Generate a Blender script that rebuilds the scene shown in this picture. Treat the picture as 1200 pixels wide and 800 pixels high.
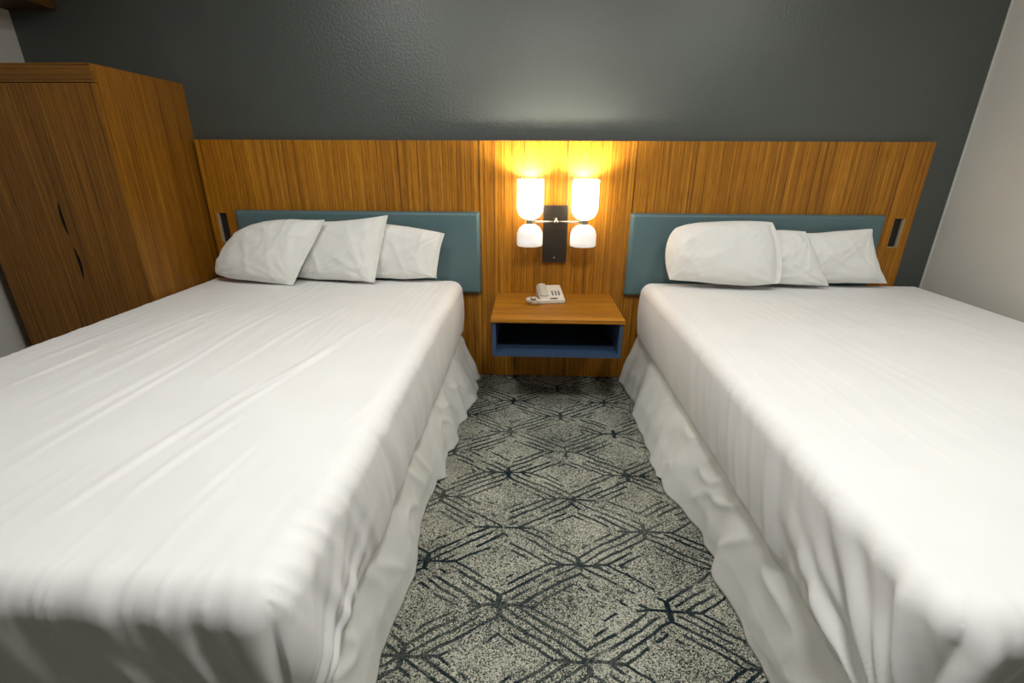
import bpy, bmesh, math, random
import numpy as np
from mathutils import Vector, Matrix

C = bpy.context.scene.collection
scene = bpy.context.scene
for o in list(bpy.data.objects):
    bpy.data.objects.remove(o)

# ------------------------------------------------------------------ camera
cam_data = bpy.data.cameras.new('camera')
cam = bpy.data.objects.new('camera', cam_data)
C.objects.link(cam)
scene.camera = cam
cam_data.sensor_width = 36.0
cam_data.sensor_fit = 'HORIZONTAL'
cam_data.lens = 16.4686
cam_data.clip_start = 0.02
F = Vector((-0.03193, 0.93337, -0.35748))
R = Vector((0.99934, 0.03591, 0.0045))
U = Vector((-0.01704, 0.3571, 0.93391))
M = Matrix((R, U, -F)).transposed().to_4x4()
M.translation = Vector((0, -2.6, 1.1994))
cam.matrix_world = M

# ------------------------------------------------------------------ light and exposure
scene.view_settings.view_transform = 'Standard'
scene.view_settings.look = 'None'
scene.view_settings.exposure = 0.0
scene.view_settings.gamma = 1.0
scene.view_settings.use_curve_mapping = False
world = bpy.data.worlds.new('world')
scene.world = world
world.use_nodes = True
world.node_tree.nodes['Background'].inputs[0].default_value = (0.75, 0.8, 0.9, 1)
world.node_tree.nodes['Background'].inputs[1].default_value = 0.05

CEIL = 2.45
ADDED_LIGHTS = [                      # unseen lamps, added to match brightness and shadows: x, y, radius, watts, colour
    (-0.85, -1.30, 0.17, 12.0, (0.985, 1.0, 0.965)),
    (0.22, -1.98, 0.17, 25.0, (0.985, 1.0, 0.965)),
    (1.30, -1.40, 0.17, 11.0, (0.985, 1.0, 0.965)),
]
for k, (lx, ly, lr, lw, lc) in enumerate(ADDED_LIGHTS):
    ld = bpy.data.lights.new('added_ceiling_light', 'AREA')
    ld.shape = 'DISK'
    ld.size = lr * 2
    ld.energy = lw
    ld.color = lc
    lo = bpy.data.objects.new('added_ceiling_light', ld)
    lo.location = (lx, ly, CEIL - 0.075)
    C.objects.link(lo)
SCONCE_GLOW = 11.0
SCONCE_LOW_GLOW = 0.45
SCONCE_BULB_W = 19.0
SCONCE_COL = (1.0, 0.90, 0.76)

# ------------------------------------------------------------------ materials
def new_mat(name):
    m = bpy.data.materials.new(name)
    m.use_nodes = True
    nt = m.node_tree
    return m, nt, nt.nodes['Principled BSDF']

def nd(nt, t, **kw):
    n = nt.nodes.new(t)
    for k, v in kw.items():
        setattr(n, k, v)
    return n

def mth(nt, op, a, b=None, c=None, clamp=False):
    n = nt.nodes.new('ShaderNodeMath')
    n.operation = op
    n.use_clamp = clamp
    for i, v in enumerate((a, b, c)):
        if v is None:
            continue
        if isinstance(v, (int, float)):
            n.inputs[i].default_value = v
        else:
            nt.links.new(v, n.inputs[i])
    return n.outputs[0]

def noise(nt, vec, scale, detail=3.0, rough=0.55, out=0):
    n = nt.nodes.new('ShaderNodeTexNoise')
    n.inputs['Scale'].default_value = scale
    n.inputs['Detail'].default_value = detail
    n.inputs['Roughness'].default_value = rough
    if vec is not None:
        nt.links.new(vec, n.inputs['Vector'])
    return n.outputs[out]

def ramp(nt, fac, stops):
    n = nt.nodes.new('ShaderNodeValToRGB')
    cr = n.color_ramp
    while len(cr.elements) < len(stops):
        cr.elements.new(0.5)
    for e, (p, c) in zip(cr.elements, stops):
        e.position = p
        e.color = (c[0], c[1], c[2], 1)
    nt.links.new(fac, n.inputs[0])
    return n.outputs[0]

def bump(nt, b, height, strength, dist=0.01):
    n = nt.nodes.new('ShaderNodeBump')
    n.inputs['Strength'].default_value = strength
    n.inputs['Distance'].default_value = dist
    nt.links.new(height, n.inputs['Height'])
    nt.links.new(n.outputs[0], b.inputs['Normal'])

def obj_vec(nt, scale=(1, 1, 1)):
    tc = nt.nodes.new('ShaderNodeTexCoord')
    mp = nt.nodes.new('ShaderNodeMapping')
    mp.inputs['Scale'].default_value = scale
    nt.links.new(tc.outputs['Object'], mp.inputs['Vector'])
    return mp.outputs[0]

def simple(name, col, rough=0.5, metal=0.0, spec=None, nscale=None, nstr=0.0):
    m, nt, b = new_mat(name)
    b.inputs['Base Color'].default_value = (*col, 1)
    b.inputs['Roughness'].default_value = rough
    b.inputs['Metallic'].default_value = metal
    if spec is not None:
        b.inputs['Specular IOR Level'].default_value = spec
    v = obj_vec(nt)
    n = noise(nt, v, nscale or 60.0)
    lo = tuple(c * 0.93 for c in col)
    hi = tuple(min(1, c * 1.05) for c in col)
    nt.links.new(ramp(nt, n, [(0.3, lo), (0.7, hi)]), b.inputs['Base Color'])
    if nstr:
        bump(nt, b, n, nstr, 0.004)
    return m

def wood(name, axis, rough=0.42, gain=1.0):
    m, nt, b = new_mat(name)
    fine = [155.0, 155.0, 155.0]
    fine[axis] = 1.3
    mid = [34.0, 34.0, 34.0]
    mid[axis] = 0.6
    n1 = noise(nt, obj_vec(nt, fine), 1.0, 3.0, 0.6)
    n2 = noise(nt, obj_vec(nt, mid), 1.0, 3.0, 0.6)
    pore = [420.0, 420.0, 420.0]
    pore[axis] = 14.0
    n3 = noise(nt, obj_vec(nt, pore), 1.0, 1.0, 0.5)
    mix = mth(nt, 'ADD', mth(nt, 'MULTIPLY', n1, 0.72), mth(nt, 'MULTIPLY', n2, 0.28))
    g = gain
    col = ramp(nt, mix, [(0.34, (0.15 * g, 0.048 * g, 0.0032 * g)),
                         (0.44, (0.30 * g, 0.118 * g, 0.0080 * g)),
                         (0.54, (0.42 * g, 0.165 * g, 0.0095 * g)),
                         (0.66, (0.55 * g, 0.250 * g, 0.0230 * g))])
    dk = ramp(nt, n3, [(0.32, (0.72, 0.66, 0.6)), (0.5, (1, 1, 1))])
    mx = nd(nt, 'ShaderNodeMix', data_type='RGBA', blend_type='MULTIPLY')
    mx.inputs[0].default_value = 1.0
    nt.links.new(col, mx.inputs[6])
    nt.links.new(dk, mx.inputs[7])
    nt.links.new(mx.outputs[2], b.inputs['Base Color'])
    b.inputs['Roughness'].default_value = rough
    b.inputs['Specular IOR Level'].default_value = 0.35
    bump(nt, b, mix, 0.25, 0.002)
    return m

def fabric(name, col=(0.80, 0.79, 0.765), rough=0.85, wr=0.35):
    m, nt, b = new_mat(name)
    b.inputs['Base Color'].default_value = (*col, 1)
    b.inputs['Roughness'].default_value = rough
    b.inputs['Specular IOR Level'].default_value = 0.25
    b.inputs['Sheen Weight'].default_value = 0.15
    v = obj_vec(nt)
    big = noise(nt, v, 7.0, 1.5, 0.4)
    fine = noise(nt, v, 420.0, 2.0, 0.5)
    h = mth(nt, 'ADD', big, mth(nt, 'MULTIPLY', fine, 0.006))
    bump(nt, b, h, wr, 0.02)
    c = ramp(nt, big, [(0.3, tuple(x * 0.97 for x in col)), (0.7, col)])
    nt.links.new(c, b.inputs['Base Color'])
    return m

def paint(name, col, rough, bscale, bstr, dist=0.004, spec=0.5):
    m, nt, b = new_mat(name)
    b.inputs['Roughness'].default_value = rough
    b.inputs['Specular IOR Level'].default_value = spec
    v = obj_vec(nt)
    n1 = noise(nt, v, bscale, 3.0, 0.6)
    n2 = noise(nt, v, 2.0, 2.0, 0.5)
    bump(nt, b, n1, bstr, dist)
    nt.links.new(ramp(nt, n2, [(0.3, tuple(x * 0.94 for x in col)), (0.7, tuple(x * 1.05 for x in col))]), b.inputs['Base Color'])
    return m

def carpet_mat():
    m, nt, b = new_mat('carpet_weave')
    b.inputs['Roughness'].default_value = 1.0
    b.inputs['Specular IOR Level'].default_value = 0.05
    tc = nt.nodes.new('ShaderNodeTexCoord')
    P = tc.outputs['Object']
    # small hand-drawn wobble
    wob = nt.nodes.new('ShaderNodeTexNoise')
    wob.inputs['Scale'].default_value = 9.0
    wob.inputs['Detail'].default_value = 2.0
    nt.links.new(P, wob.inputs['Vector'])
    sub = nd(nt, 'ShaderNodeVectorMath', operation='SUBTRACT')
    nt.links.new(wob.outputs['Color'], sub.inputs[0])
    sub.inputs[1].default_value = (0.5, 0.5, 0.5)
    scl = nd(nt, 'ShaderNodeVectorMath', operation='SCALE')
    nt.links.new(sub.outputs[0], scl.inputs[0])
    scl.inputs['Scale'].default_value = 0.022
    # loop-pile jitter of the line edges
    wob2 = nt.nodes.new('ShaderNodeTexNoise')
    wob2.inputs['Scale'].default_value = 170.0
    nt.links.new(P, wob2.inputs['Vector'])
    sub2 = nd(nt, 'ShaderNodeVectorMath', operation='SUBTRACT')
    nt.links.new(wob2.outputs['Color'], sub2.inputs[0])
    sub2.inputs[1].default_value = (0.5, 0.5, 0.5)
    scl2 = nd(nt, 'ShaderNodeVectorMath', operation='SCALE')
    nt.links.new(sub2.outputs[0], scl2.inputs[0])
    scl2.inputs['Scale'].default_value = 0.007
    add = nd(nt, 'ShaderNodeVectorMath', operation='ADD')
    nt.links.new(P, add.inputs[0]); nt.links.new(scl.outputs[0], add.inputs[1])
    add2 = nd(nt, 'ShaderNodeVectorMath', operation='ADD')
    nt.links.new(add.outputs[0], add2.inputs[0]); nt.links.new(scl2.outputs[0], add2.inputs[1])
    sep = nt.nodes.new('ShaderNodeSeparateXYZ')
    nt.links.new(add2.outputs[0], sep.inputs[0])
    A, B = 0.2435, 0.1560                       # half diagonals of the woven diamonds
    # tile centre (-0.068, -0.360 + B)
    x = mth(nt, 'SUBTRACT', sep.outputs[0], -0.068)
    y = mth(nt, 'SUBTRACT', sep.outputs[1], -0.360 + B)
    fx = mth(nt, 'ABSOLUTE', mth(nt, 'SUBTRACT', mth(nt, 'FLOORED_MODULO', mth(nt, 'ADD', x, A), 2 * A), A))
    fy = mth(nt, 'ABSOLUTE', mth(nt, 'SUBTRACT', mth(nt, 'FLOORED_MODULO', mth(nt, 'ADD', y, B), 2 * B), B))
    ux = mth(nt, 'DIVIDE', fx, A)
    uy = mth(nt, 'DIVIDE', fy, B)
    u = mth(nt, 'ADD', ux, uy)
    outside = mth(nt, 'GREATER_THAN', u, 1.0)
    inv = mth(nt, 'SUBTRACT', 1.0, outside)
    def sel(a, bb):
        return mth(nt, 'ADD', mth(nt, 'MULTIPLY', a, inv), mth(nt, 'MULTIPLY', bb, outside))
    gx = sel(ux, mth(nt, 'SUBTRACT', 1.0, ux))
    gy = sel(uy, mth(nt, 'SUBTRACT', 1.0, uy))
    g = mth(nt, 'ADD', gx, gy)
    HH = 0.1314
    def line(at, w, soft=0.0016):
        d = mth(nt, 'MULTIPLY', mth(nt, 'ABSOLUTE', mth(nt, 'SUBTRACT', g, at)), HH)
        return mth(nt, 'SUBTRACT', 1.0, mth(nt, 'DIVIDE', mth(nt, 'SUBTRACT', d, w), soft, clamp=True), clamp=True)
    def band(d, w, soft=0.0016):
        return mth(nt, 'SUBTRACT', 1.0, mth(nt, 'DIVIDE', mth(nt, 'SUBTRACT', d, w), soft, clamp=True), clamp=True)
    def patch(scale, off, lo, hi):
        mp = nt.nodes.new('ShaderNodeMapping')
        mp.inputs['Location'].default_value = (off, off * 0.7, 0)
        nt.links.new(P, mp.inputs['Vector'])
        n = noise(nt, mp.outputs[0], scale, 2.0, 0.6)
        return mth(nt, 'DIVIDE', mth(nt, 'SUBTRACT', n, lo), hi - lo, clamp=True)
    l1 = mth(nt, 'MULTIPLY', line(1.0, 0.0034), patch(7.0, 0.3, 0.42, 0.47))
    l2 = mth(nt, 'MULTIPLY', line(0.80, 0.0040), patch(6.0, 3.3, 0.41, 0.45))
    # the outer stroke only near the side corners of each diamond
    l3 = mth(nt, 'MULTIPLY', line(0.62, 0.0034),
             mth(nt, 'MULTIPLY', patch(6.0, 7.7, 0.43, 0.47), mth(nt, 'GREATER_THAN', gx, 0.08)))
    l4 = mth(nt, 'MULTIPLY', line(0.45, 0.0030), patch(7.0, 14.2, 0.52, 0.56))
    # spikes joining diamonds at the star points
    dxs = mth(nt, 'MULTIPLY', gy, B)
    h = mth(nt, 'MULTIPLY', mth(nt, 'MULTIPLY', band(dxs, 0.0040), mth(nt, 'GREATER_THAN', gx, 0.62)), patch(5.0, 1.9, 0.36, 0.42))
    dys = mth(nt, 'MULTIPLY', gx, A)
    v = mth(nt, 'MULTIPLY', mth(nt, 'MULTIPLY', band(dys, 0.0075), mth(nt, 'GREATER_THAN', gy, 0.76)), patch(5.0, 5.1, 0.36, 0.42))
    lines = mth(nt, 'MAXIMUM', mth(nt, 'MAXIMUM', l1, l2), mth(nt, 'MAXIMUM', mth(nt, 'MAXIMUM', l3, l4), mth(nt, 'MAXIMUM', h, v)))
    lines = mth(nt, 'MULTIPLY', lines, mth(nt, 'ADD', 0.72, mth(nt, 'MULTIPLY', patch(4.0, 9.0, 0.35, 0.6), 0.28)))
    # speckled loops
    vor = nt.nodes.new('ShaderNodeTexVoronoi')
    vor.inputs['Scale'].default_value = 330.0
    nt.links.new(P, vor.inputs['Vector'])
    sepc = nt.nodes.new('ShaderNodeSeparateColor')
    nt.links.new(vor.outputs['Color'], sepc.inputs[0])
    big = patch(3.2, 12.0, 0.35, 0.65)
    fac = mth(nt, 'ADD', sepc.outputs[0], mth(nt, 'MULTIPLY', mth(nt, 'SUBTRACT', big, 0.5), 0.30))
    base = ramp(nt, fac, [(0.12, (0.028, 0.034, 0.034)), (0.34, (0.14, 0.145, 0.125)), (0.55, (0.31, 0.308, 0.255)), (0.9, (0.52, 0.515, 0.425))])
    dark = ramp(nt, sepc.outputs[1], [(0.2, (0.005, 0.011, 0.015)), (0.9, (0.016, 0.032, 0.040))])
    mx = nd(nt, 'ShaderNodeMix', data_type='RGBA')
    nt.links.new(lines, mx.inputs[0])
    nt.links.new(base, mx.inputs[6])
    nt.links.new(dark, mx.inputs[7])
    nt.links.new(mx.outputs[2], b.inputs['Base Color'])
    bump(nt, b, mth(nt, 'SUBTRACT', 1.0, vor.outputs['Distance']), 0.5, 0.004)
    return m

def glow(name, col, strength, base=(0.9, 0.9, 0.88)):
    m, nt, b = new_mat(name)
    b.inputs['Base Color'].default_value = (*base, 1)
    b.inputs['Roughness'].default_value = 0.3
    b.inputs['Emission Color'].default_value = (*col, 1)
    b.inputs['Emission Strength'].default_value = strength
    return m

WOODV = wood('oak_veneer_vertical', 2)
WOODX = wood('oak_veneer_lengthwise', 0, gain=1.0)
WOODW = wood('oak_veneer_wardrobe_shaded', 2, gain=0.60)  # gain lowered so the colour carries the shade of the wardrobe front
WOODWX = wood('oak_veneer_fascia_shaded', 0, gain=0.52)  # fascia and plinth veneer, darkened likewise for shade
SHEET = fabric('white_sheet_cotton', (0.83, 0.82, 0.81), 0.62, wr=0.10)
SKIRT = fabric('bed_skirt_cotton', (0.81, 0.81, 0.78), wr=0.15)
PILLOW = fabric('pillowcase_cotton', (0.83, 0.82, 0.785), wr=0.20)
MATTRESS = fabric('mattress_ticking', (0.7, 0.7, 0.68))
TEAL = simple('teal_vinyl', (0.095, 0.165, 0.180), 0.38, spec=0.5, nscale=300.0, nstr=0.15)
WALLGREY = paint('dark_grey_wall_paint', (0.056, 0.066, 0.059), 0.44, 85.0, 0.45, 0.004, 1.0)
WALLPALE = paint('pale_wall_paint', (0.60, 0.58, 0.53), 0.8, 60.0, 0.3, 0.003, 0.2)
CEILM = paint('dimmed_ceiling_paint', (0.34, 0.33, 0.31), 0.9, 50.0, 0.3, 0.003, 0.2)  # unseen ceiling, darkened to cut bounced light
WALLDIM = paint('dimmed_end_wall_paint', (0.22, 0.21, 0.19), 0.85, 60.0, 0.3, 0.003, 0.2)  # unseen end wall, darkened to keep bounce off the bed feet
TRIMM = paint('corner_bead_paint', (0.62, 0.62, 0.58), 0.6, 40.0, 0.1, 0.002, 0.3)
WOODDARK = wood('dark_stained_veneer', 2, gain=0.22)
CARPET = carpet_mat()
BLUE = simple('blue_laminate', (0.034, 0.066, 0.135), 0.5, nscale=90.0)
BLACK = simple('recess_shade_black', (0.010, 0.009, 0.008), 0.7)  # near-black standing in for shade inside slots and finger scoops
PALE = simple('lit_edge_tint', (0.42, 0.33, 0.22), 0.6)  # pale colour standing in for sconce light on the slot edges
BRONZE = simple('dark_bronze_metal', (0.075, 0.062, 0.048), 0.36, metal=0.75)
STEEL = simple('brushed_nickel', (0.30, 0.27, 0.22), 0.3, metal=0.9)
PHONE = simple('cream_plastic', (0.68, 0.62, 0.54), 0.45)
HANDSET = simple('beige_plastic', (0.52, 0.48, 0.40), 0.45)
BUTTON = simple('grey_button_plastic', (0.20, 0.20, 0.20), 0.5)
BLACKP = simple('black_plastic', (0.012, 0.011, 0.011), 0.5)
SHADE = glow('lit_opal_glass', (1.0, 0.88, 0.70), SCONCE_GLOW)
SHADELOW = glow('dim_opal_glass', (1.0, 0.93, 0.84), SCONCE_LOW_GLOW, (0.8, 0.79, 0.76))
CEILGLASS = glow('added_ceiling_lamp_glass', (1.0, 0.95, 0.88), 2.0)  # glass of the added ceiling lamps

# ------------------------------------------------------------------ builders
def obj(name, bm, mat, parent=None, smooth=False, origin=(0, 0, 0), angle=None):
    """bm is in world coordinates; the mesh is stored relative to its origin."""
    o3 = Vector(parent.location) if parent is not None else Vector(origin)
    if parent is not None and parent.parent is not None:
        o3 = Vector(parent['_o'])
    bmesh.ops.translate(bm, verts=bm.verts, vec=-o3)
    bm.normal_update()
    me = bpy.data.meshes.new(name)
    bm.to_mesh(me)
    bm.free()
    me.materials.append(mat)
    if smooth:
        for p in me.polygons:
            p.use_smooth = True
    o = bpy.data.objects.new(name, me)
    C.objects.link(o)
    if angle is not None:
        md = o.modifiers.new('bevel', 'BEVEL')
        md.width = angle
        md.segments = 2
        md.limit_method = 'ANGLE'
        md.harden_normals = False
    if parent is not None:
        o.parent = parent
        WO[o.name] = o3
    else:
        o.location = o3
    return o

WO = {}
def sub(name, bm, mat, part, smooth=False, angle=None):
    """a sub-part: parent is a part, whose own origin equals its thing's origin"""
    o3 = WO.get(part.name, Vector(part.location))
    bmesh.ops.translate(bm, verts=bm.verts, vec=-o3)
    bm.normal_update()
    me = bpy.data.meshes.new(name)
    bm.to_mesh(me)
    bm.free()
    me.materials.append(mat)
    if smooth:
        for p in me.polygons:
            p.use_smooth = True
    o = bpy.data.objects.new(name, me)
    C.objects.link(o)
    if angle is not None:
        md = o.modifiers.new('bevel', 'BEVEL')
        md.width = angle
        md.segments = 2
        md.limit_method = 'ANGLE'
    o.parent = part
    return o

def thing(name, label, cat, loc=(0, 0, 0), group=None):
    o = bpy.data.objects.new(name, None)
    C.objects.link(o)
    o.location = loc
    o.empty_display_size = 0.05
    o['label'] = label
    o['category'] = cat
    if group:
        o['group'] = group
    return o

def tag(o, label, cat, group=None):
    o['label'] = label
    o['category'] = cat
    if group:
        o['group'] = group
    return o

def struct(name, bm, mat, origin=(0, 0, 0)):
    o = obj(name, bm, mat, None, origin=origin)
    o['kind'] = 'structure'
    return o

def box(x0, x1, y0, y1, z0, z1, bm=None):
    bm = bm or bmesh.new()
    vs = [bm.verts.new(p) for p in ((x0, y0, z0), (x1, y0, z0), (x1, y1, z0), (x0, y1, z0),
                                    (x0, y0, z1), (x1, y0, z1), (x1, y1, z1), (x0, y1, z1))]
    for f in ((0, 3, 2, 1), (4, 5, 6, 7), (0, 1, 5, 4), (1, 2, 6, 5), (2, 3, 7, 6), (3, 0, 4, 7)):
        bm.faces.new([vs[i] for i in f])
    return bm

def prism(poly, y0, y1, bm=None):
    """polygon of (x, z) extruded along y"""
    bm = bm or bmesh.new()
    a = [bm.verts.new((x, y0, z)) for x, z in poly]
    b = [bm.verts.new((x, y1, z)) for x, z in poly]
    n = len(poly)
    bm.faces.new(a)
    bm.faces.new(b[::-1])
    for i in range(n):
        j = (i + 1) % n
        bm.faces.new((a[j], a[i], b[i], b[j]))
    bmesh.ops.recalc_face_normals(bm, faces=bm.faces)
    return bm

def lathe(profile, cx, cy, seg=40, bm=None, closed=False):
    """profile of (r, z) turned about the vertical through cx, cy"""
    bm = bm or bmesh.new()
    rings = []
    for r, z in profile:
        if r < 1e-6:
            rings.append([bm.verts.new((cx, cy, z))])
        else:
            rings.append([bm.verts.new((cx + r * math.cos(2 * math.pi * k / seg), cy + r * math.sin(2 * math.pi * k / seg), z)) for k in range(seg)])
    pairs = list(zip(rings, rings[1:]))
    if closed:
        pairs.append((rings[-1], rings[0]))
    for a, b in pairs:
        for k in range(seg):
            j = (k + 1) % seg
            if len(a) == 1 and len(b) == 1:
                continue
            if len(a) == 1:
                bm.faces.new((a[0], b[k], b[j]))
            elif len(b) == 1:
                bm.faces.new((a[k], a[j], b[0]))
            else:
                bm.faces.new((a[k], a[j], b[j], b[k]))
    bmesh.ops.recalc_face_normals(bm, faces=bm.faces)
    return bm

def tube(pts, r, seg=10, bm=None):
    bm = bm or bmesh.new()
    pts = [Vector(p) for p in pts]
    rings = []
    up = Vector((0.13, 0.21, 0.97)).normalized()
    for i, p in enumerate(pts):
        a = pts[max(0, i - 1)]
        b = pts[min(len(pts) - 1, i + 1)]
        t = (b - a).normalized()
        s = t.cross(up)
        if s.length < 0.05:
            s = t.cross(Vector((1, 0, 0)))
        s.normalize()
        w = s.cross(t)
        rings.append([bm.verts.new(p + (s * math.cos(q) + w * math.sin(q)) * r) for q in (2 * math.pi * k / seg for k in range(seg))])
    for a, b in zip(rings, rings[1:]):
        for k in range(seg):
            j = (k + 1) % seg
            bm.faces.new((a[k], a[j], b[j], b[k]))
    bm.faces.new(rings[0][::-1])
    bm.faces.new(rings[-1])
    bmesh.ops.recalc_face_normals(bm, faces=bm.faces)
    return bm

# numpy value noise
def vnoise(x, y, seed=0):
    xi = np.floor(x).astype(np.int64)
    yi = np.floor(y).astype(np.int64)
    fx = x - xi
    fy = y - yi
    fx = fx * fx * (3 - 2 * fx)
    fy = fy * fy * (3 - 2 * fy)
    def h(a, b):
        n = (a * 374761393 + b * 668265263 + seed * 974634777) & 0x7fffffff
        n = ((n ^ (n >> 13)) * 1274126177) & 0x7fffffff
        return ((n ^ (n >> 16)) & 0xffff) / 65535.0
    return (h(xi, yi) * (1 - fx) + h(xi + 1, yi) * fx) * (1 - fy) + (h(xi, yi + 1) * (1 - fx) + h(xi + 1, yi + 1) * fx) * fy

def fbm(x, y, seed=0, octv=3):
    s = 0.0
    a = 0.5
    for k in range(octv):
        s = s + a * (vnoise(x * 2 ** k, y * 2 ** k, seed + k) - 0.5)
        a *= 0.5
    return s

def seg_dist(px, py, a, b):
    ax, ay = a
    bx, by = b
    dx, dy = bx - ax, by - ay
    L2 = dx * dx + dy * dy
    t = np.clip(((px - ax) * dx + (py - ay) * dy) / L2, 0, 1)
    d = ((px - ax) * dy - (py - ay) * dx) / math.sqrt(L2)
    e = np.hypot(px - ax - t * dx, py - ay - t * dy)
    return t, d, e

def mesh_from(name, verts, faces, mat, parent=None, label=None, smooth=True, origin=(0, 0, 0)):
    o3 = np.array(parent.location if parent is not None else origin)
    me = bpy.data.meshes.new(name)
    me.from_pydata((np.asarray(verts) - o3).tolist(), [], [tuple(int(i) for i in f) for f in faces])
    me.update()
    me.materials.append(mat)
    if smooth:
        me.polygons.foreach_set('use_smooth', [True] * len(me.polygons))
    o = bpy.data.objects.new(name, me)
    C.objects.link(o)
    if parent is not None:
        o.parent = parent
        WO[o.name] = Vector(o3)
    else:
        o.location = o3
    return o

# ------------------------------------------------------------------ room shell
XL, XR, YB = -2.535, 2.162, -4.3
struct('floor', box(XL - 0.1, XR + 0.1, YB - 0.1, 0.1, -0.1, 0.0), CARPET)
struct('ceiling', box(XL - 0.1, XR + 0.1, YB - 0.1, 0.1, CEIL, CEIL + 0.1), CEILM)
struct('wall_back', box(XL - 0.1, XR + 0.1, 0.0, 0.1, 0.0, CEIL), WALLGREY)
struct('wall_left', box(XL - 0.1, XL, YB, 0.0, 0.0, CEIL), WALLPALE)
struct('wall_right', box(XR, XR + 0.1, YB, 0.0, 0.0, CEIL), WALLPALE)
struct('wall_front', box(XL - 0.1, XR + 0.1, YB - 0.1, YB, 0.0, CEIL), WALLDIM)
struct('trim_1', box(XR - 0.006, XR, -0.006, 0.0, 0.0, CEIL), TRIMM)

# made-up fixtures around the added ceiling lights
for (lx, ly, lr, lw, lc), lab in zip(ADDED_LIGHTS, ('added unseen ceiling lamp above the left bed', 'added unseen ceiling lamp above the aisle between the beds', 'added unseen ceiling lamp above the right bed')):
    t = thing('added_ceiling_lamp', lab, 'ceiling light', (lx, ly, CEIL - 0.04), 'added ceiling lamps')
    obj('added_lamp_base', lathe([(0, CEIL), (0.19, CEIL), (0.19, CEIL - 0.035), (0.17, CEIL - 0.045), (0, CEIL - 0.045)], lx, ly), STEEL, t, smooth=False)
    obj('added_lamp_glass', lathe([(0, CEIL - 0.045), (0.165, CEIL - 0.045), (0.165, CEIL - 0.06), (0.15, CEIL - 0.068), (0, CEIL - 0.070)], lx, ly), CEILGLASS, t, smooth=True)

# ------------------------------------------------------------------ headboard panelling
HX0, HX1, HZ = -1.730, 1.985, 1.300
S1, S2 = -0.262, 0.537
hb = thing('headboard', 'long wooden wall headboard with two teal padded panels behind both beds', 'headboard', (0.13, 0, 0))
def panel_with_slot(x0, x1, z0, z1, sx0, sx1, sz0, sz1, y0=-0.040, y1=-0.001):
    bm = bmesh.new()
    xs = [x0, sx0, sx1, x1]
    zs = [z0, sz0, sz1, z1]
    grid = {}
    for i, x in enumerate(xs):
        for j, z in enumerate(zs):
            grid[i, j, 0] = bm.verts.new((x, y0, z))
            grid[i, j, 1] = bm.verts.new((x, y1, z))
    for i in range(3):
        for j in range(3):
            if (i, j) == (1, 1):
                continue
            bm.faces.new([grid[i, j, 0], grid[i + 1, j, 0], grid[i + 1, j + 1, 0], grid[i, j + 1, 0]])
            bm.faces.new([grid[i, j, 1], grid[i, j + 1, 1], grid[i + 1, j + 1, 1], grid[i + 1, j, 1]])
    for i in range(3):
        for j, s in ((0, 1), (3, -1)):
            bm.faces.new([grid[i, j, 0], grid[i, j, 1], grid[i + 1, j, 1], grid[i + 1, j, 0]][::s])
    for j in range(3):
        for i, s in ((0, -1), (3, 1)):
            bm.faces.new([grid[i, j, 0], grid[i, j, 1], grid[i, j + 1, 1], grid[i, j + 1, 0]][::-s])
    for (a, b) in (((1, 1), (2, 1)), ((2, 1), (2, 2)), ((2, 2), (1, 2)), ((1, 2), (1, 1))):
        bm.faces.new([grid[(*a, 0)], grid[(*b, 0)], grid[(*b, 1)], grid[(*a, 1)]])
    bmesh.ops.recalc_face_normals(bm, faces=bm.faces)
    return bm
SL = (-1.690, -1.640, 0.775, 0.935)
SR = (1.893, 1.943, 0.786, 0.935)
gap = 0.0015
pl_ = obj('wood_panel', panel_with_slot(HX0, S1 - gap, 0.004, HZ, *SL), WOODV, hb)
pc_ = obj('wood_panel', box(S1 + gap, S2 - gap, -0.040, -0.001, 0.004, HZ), WOODV, hb)
pr_ = obj('wood_panel', panel_with_slot(S2 + gap, HX1, 0.004, HZ, *SR), WOODV, hb)
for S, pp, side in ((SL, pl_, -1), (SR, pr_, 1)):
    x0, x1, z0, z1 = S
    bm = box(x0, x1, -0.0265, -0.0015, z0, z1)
    r_ = sub('slot_shade', bm, BLACK, pp)  # black block puts the shade into the open slot
    r_['label'] = 'black block painted as the shade inside the slot'
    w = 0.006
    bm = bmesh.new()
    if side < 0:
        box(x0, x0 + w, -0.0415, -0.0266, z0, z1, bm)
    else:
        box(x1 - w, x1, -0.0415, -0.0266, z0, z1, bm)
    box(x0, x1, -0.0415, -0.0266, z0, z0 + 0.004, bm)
    e_ = sub('slot_lit_edge', bm, PALE, pp)  # strip only on the sides the sconce would light
    e_['label'] = 'pale strip painted as lamplight on the slot edge'

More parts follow.
